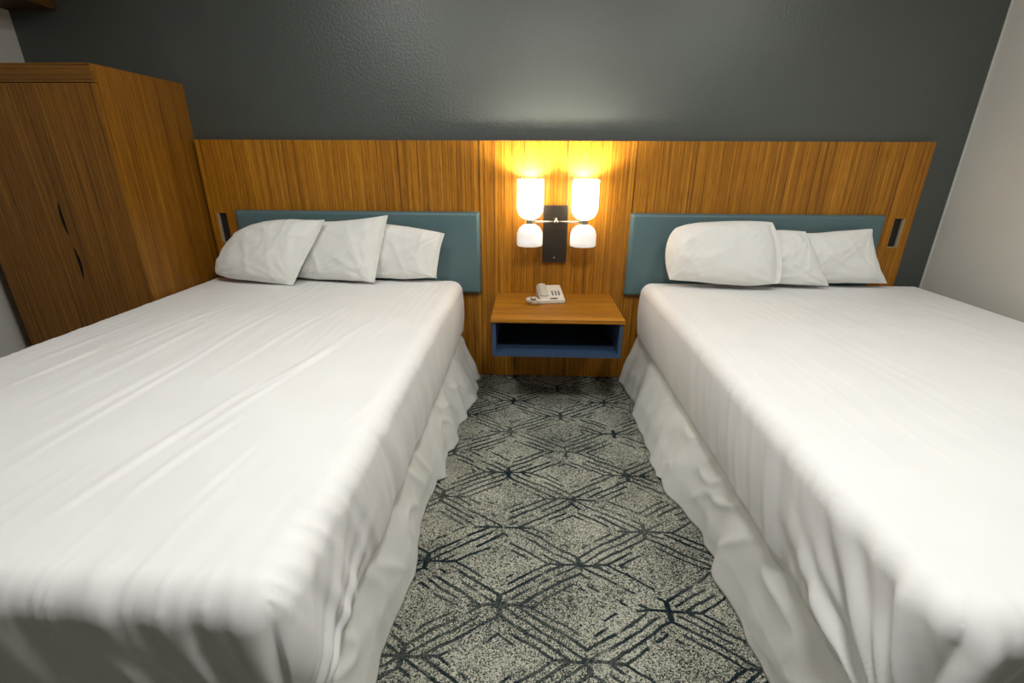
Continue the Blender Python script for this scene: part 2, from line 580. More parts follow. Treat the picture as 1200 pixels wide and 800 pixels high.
def cushion(x0, x1, z0, z1, y0, y1):
    """upholstered board: soft rolled edges, very slight crown"""
    nx, nz = 70, 34
    verts, faces = [], []
    rr = 0.016
    for j in range(nz + 1):
        for i in range(nx + 1):
            a = i / nx
            b = j / nz
            a = 0.5 - 0.5 * math.cos(math.pi * a) if False else a
            x = x0 + (x1 - x0) * (0.5 - 0.5 * math.cos(math.pi * (0.12 + 0.76 * a)) / math.cos(math.pi * 0.12))
            z = z0 + (z1 - z0) * (0.5 - 0.5 * math.cos(math.pi * (0.08 + 0.84 * b)) / math.cos(math.pi * 0.08))
            d = min(x - x0, x1 - x, z - z0, z1 - z)
            k = min(1.0, d / rr)
            y = y1 + (y0 - y1) * (0.35 + 0.65 * math.sqrt(max(0, 1 - (1 - k) ** 2)))
            dd = min(1.0, d / 0.12)
            y -= 0.004 * dd * (2 - dd)
            verts.append((x, y, z))
    W = nx + 1
    for j in range(nz):
        for i in range(nx):
            faces.append((j * W + i, j * W + i + 1, (j + 1) * W + i + 1, (j + 1) * W + i))
    base = len(verts)
    rim = [i for i in range(W)] + [j * W + nx for j in range(1, nz + 1)] + [nz * W + i for i in range(nx - 1, -1, -1)] + [j * W for j in range(nz - 1, 0, -1)]
    for r in rim:
        v = verts[r]
        verts.append((v[0], y1, v[2]))
    n = len(rim)
    for k in range(n):
        j = (k + 1) % n
        faces.append((rim[j], rim[k], base + k, base + j))
    faces.append(tuple(base + k for k in range(n))[::-1])
    return verts, faces
for x0, x1 in ((-1.580, -0.262), (0.533, 1.830)):
    v, f = cushion(x0, x1, 0.512, 0.953, -0.072, -0.040)
    mesh_from('padded_panel', v, f, TEAL, hb)

# ------------------------------------------------------------------ wall sconce
LXs = (0.005, 0.281)
LY, BZ = -0.130, 0.914
sc = thing('wall_sconce', 'lit double wall lamp with white glass shades above the nightstand', 'wall lamp', (0.138, -0.04, 0.69))
bp_ = obj('back_plate', box(0.074, 0.204, -0.060, -0.040, 0.690, 0.990), BRONZE, sc, angle=0.002)
scr = bmesh.new()
lathe([(0, 0.0), (0.0045, 0.0), (0.0040, 0.003), (0, 0.004)], 0, 0, 14, scr)
bmesh.ops.rotate(scr, verts=scr.verts, matrix=Matrix.Rotation(math.radians(90), 3, 'X'))
bmesh.ops.translate(scr, verts=scr.verts, vec=(0.139, -0.0600, 0.716))
sub('screw', scr, STEEL, bp_, smooth=True)
arm = tube([(0.139, -0.055, BZ), (0.139, LY, BZ)], 0.008, 14)
obj('arm', arm, STEEL, sc, smooth=True)
obj('crossbar', tube([(LXs[0], LY, BZ), (LXs[1], LY, BZ)], 0.0050, 14), STEEL, sc, smooth=True)
fin = lathe([(0, BZ + 0.021), (0.004, BZ + 0.019), (0.006, BZ + 0.014), (0.005, BZ + 0.008), (0.012, BZ + 0.004), (0.012, BZ - 0.004), (0.006, BZ - 0.008), (0, BZ - 0.008)], 0.139, LY, 20)
obj('knob', fin, STEEL, sc, smooth=True)
for lx in LXs:
    obj('collar', lathe([(0, BZ + 0.010), (0.019, BZ + 0.010), (0.019, BZ - 0.010), (0, BZ - 0.010)], lx, LY, 28), STEEL, sc, smooth=False)
    R0 = 0.066
    zb, zt = BZ + 0.010, 1.120
    prof = [(0.0, zb)]
    for k in range(1, 13):
        a = math.radians(90 * k / 12)
        prof.append((R0 * math.sin(a) ** 0.85, zb + 0.060 * (1 - math.cos(a))))
    prof += [(R0, 1.00), (R0, 1.06), (R0, zt - 0.002), (R0 - 0.002, zt), (R0 - 0.005, zt - 0.002)]
    prof += [(R0 - 0.005, 1.06), (R0 - 0.005, zb + 0.062)]
    for k in range(11, 0, -1):
        a = math.radians(90 * k / 12)
        prof.append(((R0 - 0.005) * math.sin(a) ** 0.85, zb + 0.004 + 0.058 * (1 - math.cos(a))))
    prof.append((0.0, zb + 0.004))
    u_ = obj('upper_shade', lathe(prof, lx, LY, 44), SHADE, sc, smooth=True)
    u_['label'] = 'brightly glowing white glass shade, open at the top'
    R1 = 0.0665
    zt2, zb2 = BZ - 0.010, 0.793
    prof = [(0.0, zt2)]
    for k in range(1, 13):
        a = math.radians(90 * k / 12)
        prof.append((R1 * math.sin(a) ** 0.85, zt2 - 0.058 * (1 - math.cos(a))))
    prof += [(R1 + 0.0005, 0.82), (R1, zb2 + 0.003), (R1 - 0.004, zb2), (0.05, zb2 + 0.001), (0, zb2 + 0.002)]
    l_ = obj('lower_shade', lathe(prof, lx, LY, 44), SHADELOW, sc, smooth=True)
    l_['label'] = 'softly glowing white dome shade pointing down'
    pd = bpy.data.lights.new('sconce_bulb_light', 'POINT')
    pd.energy = SCONCE_BULB_W
    pd.color = SCONCE_COL
    pd.shadow_soft_size = 0.018
    po = bpy.data.objects.new('sconce_bulb_light', pd)
    po.location = (lx, LY, 1.078)
    C.objects.link(po)

# ------------------------------------------------------------------ nightstand
NX0, NX1, NZ, NZB, NF = -0.173, 0.457, 0.513, 0.321, -0.519
ns = thing('nightstand', 'floating nightstand with wooden top and open blue box mounted between the beds', 'nightstand', ((NX0 + NX1) / 2, -0.04, NZB))
obj('top', box(NX0, NX1, NF, -0.0412, NZ - 0.018, NZ), WOODX, ns, angle=0.0015)
cx0, cx1, cf = NX0 + 0.006, NX1 - 0.006, NF + 0.010
obj('side_panel', box(cx0, cx0 + 0.018, cf, -0.042, NZB, NZ - 0.018), BLUE, ns, angle=0.001)
obj('side_panel', box(cx1 - 0.018, cx1, cf, -0.042, NZB, NZ - 0.018), BLUE, ns, angle=0.001)
obj('bottom_shelf', box(cx0 + 0.018, cx1 - 0.018, cf, -0.042, NZB, NZB + 0.018), BLUE, ns)
obj('back_panel', box(cx0 + 0.018, cx1 - 0.018, -0.054, -0.042, NZB + 0.018, NZ - 0.018), BLUE, ns)
tag(obj('power_cord', tube([(-0.071, -0.0445, 0.330), (-0.071, -0.0445, 0.2), (-0.071, -0.046, 0.06), (-0.072, -0.05, 0.012), (-0.074, -0.07, 0.0045), (-0.05, -0.12, 0.0045)], 0.003, 8), BLACKP, None, smooth=True, origin=(-0.071, -0.0445, 0.0)),
    'thin black cord hanging down the wood below the nightstand', 'cord')

# ------------------------------------------------------------------ telephone
PX, PY = 0.120, -0.168
ph = thing('telephone', 'cream corded desk telephone standing on the nightstand top', 'telephone', (PX, PY, NZ))
rot = Matrix.Rotation(math.radians(7), 4, 'Z')
def place(bm):
    bmesh.ops.transform(bm, matrix=Matrix.Translation((PX, PY, NZ)) @ rot, verts=bm.verts)
    return bm
# local frame: x right, y back; wedge rising to the back
W2, D0, D1, ZF, ZK = 0.066, -0.085, 0.082, 0.022, 0.060
def wedge(x0, x1, y0, y1, za0, za1, zb0, zb1):
    """za = bottom/top at front, zb = bottom/top at back"""
    bm = bmesh.new()
    vs = [bm.verts.new(p) for p in ((x0, y0, za0), (x1, y0, za0), (x1, y1, zb0), (x0, y1, zb0),
                                    (x0, y0, za1), (x1, y0, za1), (x1, y1, zb1), (x0, y1, zb1))]
    for f in ((0, 3, 2, 1), (4, 5, 6, 7), (0, 1, 5, 4), (1, 2, 6, 5), (2, 3, 7, 6), (3, 0, 4, 7)):
        bm.faces.new([vs[i] for i in f])
    return bm
def ztop(y):
    return ZF + (ZK - ZF) * (y - D0) / (D1 - D0)
base_ = obj('phone_base', place(wedge(-W2, W2, D0, D1, 0.0, ZF, 0.0, ZK)), PHONE, ph, angle=0.005)
def on_base(x0, x1, y0, y1, h, drop=0.001):
    return wedge(x0, x1, y0, y1, ztop(y0) - drop, ztop(y0) + h, ztop(y1) - drop, ztop(y1) + h)
sub('handset_cradle', place(on_base(-0.062, -0.016, -0.070, 0.078, 0.006)), PHONE, base_, angle=0.002)
sl = sub('label_window', place(on_base(-0.012, 0.026, -0.078, -0.068, 0.0015)), BLACKP, base_)
sl['label'] = 'dark narrow window at the front of the phone'
for c_ in range(3):
    for r_ in range(4):
        bx_ = 0.004 + 0.017 * c_
        by_ = -0.038 + 0.0125 * r_
        sub('button', place(on_base(bx_, bx_ + 0.010, by_, by_ + 0.007, 0.003)), BUTTON, base_, angle=0.001)
# handset: two end caps joined by a slimmer curved grip
hs = bmesh.new()
n = 22
rings = []
for k in range(n + 1):
    tt = k / n
    yy = -0.064 + 0.132 * tt
    e = abs(2 * tt - 1)
    endr = max(0.0, (e - 0.62) / 0.38)
    wv = 0.0185 + 0.0035 * min(1, endr * 1.8)
    if e > 0.93:
        wv *= math.sqrt(max(0.05, 1 - ((e - 0.93) / 0.075) ** 2))
    zlo = ztop(yy) + 0.003 + 0.006 * (1 - min(1, endr * 2))
    zhi = ztop(yy) + 0.019 - 0.003 * e ** 4
    ring = []
    for q in range(16):
        a = 2 * math.pi * q / 16
        sx = math.copysign(abs(math.cos(a)) ** 0.55, math.cos(a))
        sz = math.copysign(abs(math.sin(a)) ** 0.7, math.sin(a))
        ring.append(hs.verts.new((-0.040 + wv * sx, yy, (zlo + zhi) / 2 + (zhi - zlo) / 2 * sz)))
    rings.append(ring)
for a, b in zip(rings, rings[1:]):
    for q in range(16):
        hs.faces.new((a[q], a[(q + 1) % 16], b[(q + 1) % 16], b[q]))
hs.faces.new(rings[0][::-1])
hs.faces.new(rings[-1])
bmesh.ops.recalc_face_normals(hs, faces=hs.faces)
hset = obj('handset', place(hs), HANDSET, ph, smooth=True)
hset['label'] = 'beige handset resting on the left of the phone'
# coiled cord heaped beside the phone
pts = []
turns = 46
for k in range(turns * 9 + 1):
    s = k / (turns * 9)
    big = 2 * math.pi * 2.15 * s + 0.6
    rad = 0.025 + 0.007 * math.sin(big * 1.3 + 0.5)
    px = rad * math.cos(big) * 1.15
    py = rad * math.sin(big) * 0.9
    pz = 0.0085 + 0.012 * s + 0.013 * (0.5 - 0.5 * math.cos(big + 0.8))
    q = 2 * math.pi * turns * s
    tx, ty = -math.sin(big), math.cos(big)
    pts.append((0.028 + px + 0.0058 * math.cos(q) * math.cos(big), -0.262 + py + 0.0058 * math.cos(q) * math.sin(big), NZ + pz + 0.0058 * math.sin(q)))
obj('coiled_cord', tube(pts, 0.0019, 6), PHONE, ph, smooth=True)

# ------------------------------------------------------------------ wardrobe
WX0, WX1, WF, WZ = -2.435, -1.752, -0.539, 1.559
wd = thing('wardrobe', 'tall brown wooden two-door wardrobe in the left corner beside the bed', 'wardrobe', ((WX0 + WX1) / 2, -0.28, 0))
dt = 0.020
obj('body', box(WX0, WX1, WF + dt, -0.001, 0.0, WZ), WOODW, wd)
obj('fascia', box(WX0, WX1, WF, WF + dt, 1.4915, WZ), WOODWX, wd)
seam = -2.062
def scoop(z0, z1, x, depth, sgn, n=14):
    """points down the door edge from z1 to z0 around a finger scoop cut into the door"""
    out = []
    for k in range(n + 1):
        tt = k / n
        s = math.sin(math.pi * tt) ** 0.8
        out.append((x + sgn * depth * s, z1 + (z0 - z1) * tt))
    return out
g2 = 0.0012
zt_, zb_ = 1.4885, 0.07
edge = [(seam - g2, zt_)] + scoop(0.880, 1.030, seam - g2, 0.015, -1) + [(seam - g2, zb_)]
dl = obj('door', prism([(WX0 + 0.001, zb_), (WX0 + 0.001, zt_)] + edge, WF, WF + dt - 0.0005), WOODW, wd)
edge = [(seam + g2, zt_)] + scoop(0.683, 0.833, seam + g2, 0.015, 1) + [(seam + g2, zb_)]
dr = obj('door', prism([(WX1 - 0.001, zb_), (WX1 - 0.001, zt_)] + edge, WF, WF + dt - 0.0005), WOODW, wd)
def pull_shade_lining(z0, z1, x, sgn, depth=0.017):
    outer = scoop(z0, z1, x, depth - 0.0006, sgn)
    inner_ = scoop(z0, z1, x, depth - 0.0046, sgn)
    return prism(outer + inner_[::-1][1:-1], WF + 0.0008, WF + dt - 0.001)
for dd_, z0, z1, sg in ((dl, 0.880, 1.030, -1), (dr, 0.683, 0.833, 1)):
    bm = pull_shade_lining(z0, z1, seam + sg * g2, sg, 0.015)  # black lining puts shade into the scoop
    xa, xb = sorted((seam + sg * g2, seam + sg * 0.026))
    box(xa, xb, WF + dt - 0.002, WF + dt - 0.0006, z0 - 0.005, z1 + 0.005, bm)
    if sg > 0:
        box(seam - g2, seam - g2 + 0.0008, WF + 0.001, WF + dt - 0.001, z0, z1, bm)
    sub('finger_pull_shade', bm, BLACK, dd_)['label'] = 'black lining painted as shade in the finger scoop of the door edge'
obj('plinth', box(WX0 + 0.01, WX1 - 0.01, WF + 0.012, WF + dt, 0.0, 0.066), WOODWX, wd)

# dark wooden box high on the wall above the wardrobe
ub = thing('wall_cabinet', 'dark wooden cabinet high on the wall above the wardrobe, only its lower corner showing', 'cabinet', (-2.41, -0.2, 1.875))
obj('cabinet_body', box(XL + 0.001, -2.291, -0.36, -0.001, 1.873, 2.30), WOODDARK, ub, angle=0.002)
obj('cabinet_door', box(XL + 0.003, -2.293, -0.380, -0.3605, 1.876, 2.297), WOODDARK, ub, angle=0.002)

# ------------------------------------------------------------------ beds
def grid_box(nx, ny, nz, x0, x1, y0, y1, z0, z1):
    """open-bottom box surface as unique-vertex grid"""
    verts, faces, idx = [], [], {}
    def vid(i, j, k):
        key = (i, j, k)
        if key not in idx:
            idx[key] = len(verts)
            verts.append((x0 + (x1 - x0) * i / nx, y0 + (y1 - y0) * j / ny, z0 + (z1 - z0) * k / nz))
        return idx[key]
    for i in range(nx):
        for j in range(ny):
            faces.append((vid(i, j, nz), vid(i + 1, j, nz), vid(i + 1, j + 1, nz), vid(i, j + 1, nz)))
    for k in range(nz):
        for i in range(nx):
            faces.append((vid(i, 0, k), vid(i + 1, 0, k), vid(i + 1, 0, k + 1), vid(i, 0, k + 1)))
            faces.append((vid(i + 1, ny, k), vid(i, ny, k), vid(i, ny, k + 1), vid(i + 1, ny, k + 1)))
        for j in range(ny):
            faces.append((vid(0, j + 1, k), vid(0, j, k), vid(0, j, k + 1), vid(0, j + 1, k + 1)))
            faces.append((vid(nx, j, k), vid(nx, j + 1, k), vid(nx, j + 1, k + 1), vid(nx, j, k + 1)))
    return np.array(verts), faces

def sheet_mesh(x0, x1, y0, y1, z0, z1, r, creases, seed, inner, gath):
    """tightly tucked sheet: rounded block with creases, edge gathers and corner folds.
    inner = +1 if the aisle side is at x1, -1 if at x0"""
    nx = int((x1 - x0) / 0.0065)
    ny = int((y1 - y0) / 0.0065)
    nz = int((z1 - z0) / 0.006)
    V, faces = grid_box(nx, ny, nz, x0, x1, y0, y1, z0, z1)
    lo = np.array([x0 + r, y0 + r, z0])
    hi = np.array([x1 - r, y1 - r, z1 - r])
    Q = np.clip(V, lo, hi)
    N = V - Q
    L = np.linalg.norm(N, axis=1, keepdims=True)
    L[L < 1e-9] = 1
    N = N / L
    # even out the spread of the rounded rim
    P = Q + N * r
    x, y, z = P[:, 0], P[:, 1], P[:, 2]
    top = np.clip(N[:, 2], 0, 1)
    side = 1 - top
    h = (z - z0) / (z1 - z0)
    # distances from the rim
    ex = np.minimum(x - x0, x1 - x)
    ey = np.minimum(y - y0, y1 - y)
    e = np.minimum(ex, ey)
    d = np.zeros(len(P))
    # crowned top
    d += top * 0.010 * np.clip(e / 0.35, 0, 1) * np.clip((-y - 0.45) / 0.4, 0, 1)
    # soft large undulation
    d += top * 0.007 * fbm(x * 3.0, y * 1.6, seed, 3)
    d += 0.004 * side * fbm((x + y) * 5, z * 5, seed + 9, 3)
    # long creases
    for (a, b, w, amp) in creases:
        tt, dd, ee = seg_dist(x, y, a, b)
        wob = 0.012 * (vnoise(y * 3.0, y * 0 + seed, seed + 4) - 0.5) * 2
        dd = dd + wob
        end = np.sin(math.pi * np.clip(tt, 0.0, 1.0)) ** 0.5
        prof = np.where(dd < 0, np.exp(-(dd / (1.5 * w)) ** 2), np.exp(-(dd / (0.6 * w)) ** 2)) - 0.30 * np.exp(-((dd - 1.5 * w) / (1.0 * w)) ** 2)
        d += top * amp * 0.6 * end * prof
    # light faint lengthwise tension lines
    ridg = 1 - np.abs(2 * vnoise(x * 26 + 3 * fbm(x * 2, y * 2, seed + 2), y * 1.7, seed + 20) - 1)
    msk = np.clip((vnoise(x * 2.5, y * 2.0, seed + 30) - 0.45) * 4, 0, 1)
    d += top * 0.0016 * ridg ** 3 * msk
    # vertical gathers around the sides, strong at the tucked bottom, slanted
    ang = np.where(np.abs(N[:, 0]) > np.abs(N[:, 1]), y, x)
    slant = ang + 0.35 * (z - z0) * inner * gath[2]
    g1 = vnoise(slant * 15, z * 2.0, seed + 41) - 0.5
    g2_ = vnoise(slant * 34, z * 3.0, seed + 42) - 0.5
    sfade = np.clip(1.1 - h, 0, 1) ** 0.8 * (side + 0.25 * (1 - side) * (e < 0.09))
    ramp_y = gath[0] + gath[1] * np.clip((-y - 0.7) / 1.3, 0, 1)
    rx = np.clip(side * 2.5, 0, 1)
    d += rx * sfade * ramp_y * (0.020 * g1 + 0.011 * g2_)
    # gathers that climb over the rim
    g3 = vnoise(slant * 22, (z - z0) * 4.0, seed + 50)
    g3 = (1 - np.abs(2 * g3 - 1)) ** 2
    rim = np.exp(-((z1 - z) / 0.09) ** 2) * np.exp(-(e / 0.07) ** 2)
    g4 = (1 - np.abs(2 * vnoise(slant * 42 + 5 * (z1 - z), e * 6, seed + 51) - 1)) ** 5
    onside = np.exp(-((np.minimum(x - x0, x1 - x)) / 0.05) ** 2)
    d += ramp_y * (0.0045 * g3 * (0.25 + 0.75 * onside) + 0.0030 * g4) * rim
    # folds radiating from the tucked foot corners
    for cxx, sg in ((x0, -1), (x1, 1)):
        dx = (x - cxx)
        dy = (y - y0)
        s = np.where(np.abs(N[:, 0]) > np.abs(N[:, 1]), np.abs(dy), -np.abs(dx))
        hz = z - z0 + 0.03
        an = np.arctan2(hz, s + 0.02)
        rad = np.hypot(hz, s)
        wv = np.sin(an * 15 + 2.5 * vnoise(rad * 6, an * 2, seed + 60)) * 0.5 + 0.35 * np.sin(an * 31 + 1.3)
        mk = np.exp(-((rad - 0.18) / 0.17) ** 2) * np.clip((np.abs(dx) < 0.5) * 1.0, 0, 1) * side
        wv = np.sign(wv) * np.abs(wv) ** 0.8
        d += mk * wv * 0.0095 * gath[3]
    # slight pull inward at the tucked hem
    P = P + N * d[:, None]
    inset = 0.010 * np.clip(1 - h / 0.10, 0, 1) ** 1.5
    cxm, cym = (x0 + x1) / 2, (y0 + y1) / 2
    sideN = N.copy()
    sideN[:, 2] = 0
    P = P - sideN * inset[:, None]
    # belly of the mattress side
    P = P + sideN * (0.012 * np.sin(np.clip(h, 0, 1) * math.pi))[:, None]
    return P, faces

def skirt_path(x0, x1, y0, y1, inner):
    """three-sided path head->foot->across->head, returns sampled (x, y, nx, ny, s)"""
    return None

def skirt_mesh(x0, x1, yh, yf, ztop_, prof_in, prof_out, seed):
    """cloth hanging round both long sides and the foot. prof_in gives the hem flare along the
    aisle side as (y, flare, lift) knots; x order: aisle side is x1 when inner=+1"""
    inner = prof_in[0]
    knots = prof_in[1]
    ks = np.array([-k[0] for k in knots])
    kf = np.array([k[1] for k in knots])
    kl = np.array([k[2] for k in knots])
    xa = x1 if inner > 0 else x0
    xo = x0 if inner > 0 else x1
    rc = 0.05
    path = []
    st = 0.008
    # aisle side from head to foot
    yy = yh
    while yy > yf + rc:
        path.append((xa, yy, inner, 0.0, 0))
        yy -= st
    for k in range(13):
        a = math.pi / 2 * k / 12
        path.append((xa - inner * rc + inner * rc * math.cos(a), yf + rc - rc * math.sin(a), inner * math.cos(a), -math.sin(a), 1))
    xx = xa - inner * rc
    while (xx - xo) * inner > rc:
        path.append((xx, yf, 0.0, -1.0, 2))
        xx -= inner * st
    for k in range(13):
        a = math.pi / 2 * k / 12
        path.append((xo + inner * rc - inner * rc * math.sin(a), yf + rc - rc * math.cos(a), -inner * math.sin(a), -math.cos(a), 3))
    yy = yf + rc
    while yy < yh:
        path.append((xo, yy, -inner, 0.0, 4))
        yy += st * 2
    path = np.array(path)
    n = len(path)
    seglen = np.hypot(np.diff(path[:, 0], prepend=path[0, 0]), np.diff(path[:, 1], prepend=path[0, 1]))
    s = np.cumsum(seglen)
    flare = np.where(path[:, 4] == 0, np.interp(-path[:, 1], ks, kf), kf[-1])
    flare = np.where(path[:, 4] == 4, prof_out, flare)
    lift = np.where(path[:, 4] == 0, np.interp(-path[:, 1], ks, kl), 0.004)
    m = 34
    V = np.zeros((m + 1, n, 3))
    fold = 0.024 * (vnoise(s * 7.0, s * 0, seed) - 0.5) + 0.016 * (vnoise(s * 15.0, s * 0 + 5, seed + 1) - 0.5)
    for j in range(m + 1):
        t = j / m
        z = ztop_ * (1 - t) + lift * t
        c = 0.022 * min(1.0, t * 1.5) + flare * (t ** 1.15)
        drift = s + 0.05 * t * np.sin(s * 5)
        w = fold * (0.12 + 1.1 * t) + 0.006 * fbm(drift * 9, s * 0 + t * 3.2, seed + 7, 3) * (0.3 + t)
        # diagonal press creases in the cloth
        cr = 1 - np.abs(2 * vnoise((s * 1.0 + t * 0.22) * 9, s * 0 + t * 1.3, seed + 15) - 1)
        w = w + 0.009 * cr ** 4 * math.sin(math.pi * min(1, t + 0.15))
        off = np.maximum(c + w, 0.004 + 0.0 * c)
        off = np.where(path[:, 4] == 4, np.minimum(off, 0.024), off)
        V[j, :, 0] = path[:, 0] + path[:, 2] * off
        V[j, :, 1] = path[:, 1] + path[:, 3] * off
        V[j, :, 2] = z
    faces = []
    for j in range(m):
        for i in range(n - 1):
            faces.append((j * n + i, j * n + i + 1, (j + 1) * n + i + 1, (j + 1) * n + i))
    return V.reshape(-1, 3), faces

def make_bed(label, x0, x1, inner, creases, seed, gath, knots, out_flare):
    yh, yf, zt, zs = -0.094, -2.115, 0.600, 0.290
    bed = thing('bed', label, 'bed', ((x0 + x1) / 2, (yh + yf) / 2, 0))
    P, faces = sheet_mesh(x0, x1, yf, yh, zs, zt, 0.050, creases, seed, inner, gath)
    s_ = mesh_from('fitted_sheet', P, faces, SHEET, bed)
    obj('mattress', box(x0 + 0.05, x1 - 0.05, yf + 0.05, yh - 0.04, zs + 0.004, zt - 0.05), MATTRESS, bed, angle=0.03)
    obj('box_spring', box(x0 + 0.034, x1 - 0.034, yf + 0.034, yh - 0.02, 0.115, zs + 0.003), MATTRESS, bed, angle=0.01)
    for lx in (x0 + 0.10, x1 - 0.10):
        for ly in (yf + 0.10, yh - 0.10):
            obj('leg', lathe([(0, 0), (0.022, 0), (0.026, 0.03), (0.026, 0.115), (0, 0.115)], lx, ly, 16), BLACKP, bed, smooth=False)
    V, f2 = skirt_mesh(x0 + 0.022, x1 - 0.022, yh, yf + 0.022, zs + 0.008, (inner, knots), out_flare, seed + 100)
    k_ = mesh_from('bed_skirt', V, f2, SKIRT, bed)
    sm = k_.modifiers.new('thickness', 'SOLIDIFY')
    sm.thickness = 0.0025
    sm.offset = -1
    k_['label'] = 'loose white skirt hanging to the carpet'
    return bed

random.seed(4)
crL = [((-1.06, -1.86), (-1.05, -0.70), 0.012, 0.0050), ((-0.76, -1.92), (-0.70, -1.60), 0.010, 0.0050),
       ((-0.85, -1.97), (-0.78, -1.60), 0.011, 0.0045), ((-0.77, -1.72), (-0.66, -1.15), 0.011, 0.0055),
       ((-0.76, -1.50), (-0.62, -1.05), 0.010, 0.0050), ((-1.45, -1.5), (-1.43, -1.15), 0.012, 0.0045),
       ((-0.63, -1.92), (-0.60, -1.70), 0.008, 0.0030), ((-1.12, -1.80), (-1.08, -1.10), 0.016, 0.0040),
       ((-0.45, -1.66), (-0.40, -1.45), 0.007, 0.0030), ((-0.82, -1.80), (-0.76, -1.40), 0.010, 0.0045),
       ((-0.70, -1.35), (-0.60, -0.80), 0.012, 0.0045), ((-0.92, -1.45), (-0.84, -0.70), 0.012, 0.0040),
       ((-1.25, -1.60), (-1.22, -0.80), 0.014, 0.0035), ((-0.56, -1.10), (-0.52, -0.75), 0.009, 0.0030),
       ((-1.36, -1.25), (-1.30, -0.60), 0.012, 0.0035), ((-0.83, -1.15), (-0.80, -0.60), 0.009, 0.0030),
       ((-1.55, -1.30), (-1.50, -0.70), 0.012, 0.0030)]
crR = [((0.89, -1.02), (0.92, -1.20), 0.007, 0.0022), ((0.69, -0.42), (0.75, -0.76), 0.008, 0.0025),
       ((0.66, -1.57), (0.70, -1.70), 0.006, 0.0022), ((1.64, -0.90), (1.67, -1.04), 0.006, 0.0018),
       ((0.67, -0.95), (0.68, -1.25), 0.007, 0.0030), ((0.68, -1.45), (0.66, -1.80), 0.008, 0.0035),
       ((1.05, -0.30), (1.10, -0.55), 0.007, 0.0020), ((1.30, -0.40), (1.36, -0.62), 0.007, 0.0018),
       ((0.90, -0.55), (0.97, -0.80), 0.007, 0.0020), ((1.45, -1.1), (1.52, -1.5), 0.012, 0.0016),
       ((1.15, -1.3), (1.18, -1.8), 0.014, 0.0018)]
# hem flare along the aisle: (y, flare beyond the mattress line, lift of the hem off the carpet)
knL = [(-0.07, 0.105, 0.003), (-0.12, 0.085, 0.003), (-0.15, 0.055, 0.01), (-0.22, 0.080, 0.004), (-0.33, 0.092, 0.003), (-0.50, 0.070, 0.004),
       (-0.70, 0.052, 0.006), (-0.84, 0.045, 0.010), (-0.87, 0.018, 0.012), (-0.95, 0.036, 0.004), (-1.03, 0.044, 0.003),
       (-1.07, 0.012, 0.014), (-1.25, 0.020, 0.006), (-1.45, 0.014, 0.004), (-1.70, 0.010, 0.004), (-2.1, 0.020, 0.004)]
knR = [(-0.07, 0.070, 0.003), (-0.18, 0.060, 0.004), (-0.35, 0.050, 0.003), (-0.60, 0.052, 0.005), (-0.85, 0.060, 0.004), (-0.99, 0.070, 0.003),
       (-1.02, 0.050, 0.016), (-1.08, 0.052, 0.004), (-1.20, 0.030, 0.003), (-1.32, 0.010, 0.005), (-1.42, 0.006, 0.008),
       (-1.46, 0.026, 0.003), (-1.60, 0.014, 0.004), (-1.80, 0.006, 0.004), (-2.1, 0.004, 0.004)]
make_bed('white made bed on the left, beside the wardrobe', -1.738, -0.362, 1, crL, 11, (0.35, 0.75, 1.0, 0.9), knL, 0.0)
make_bed('white made bed on the right, along the pale side wall', 0.612, 2.060, -1, crR, 37, (0.04, 0.95, 1.0, 2.3), knR, 0.02)

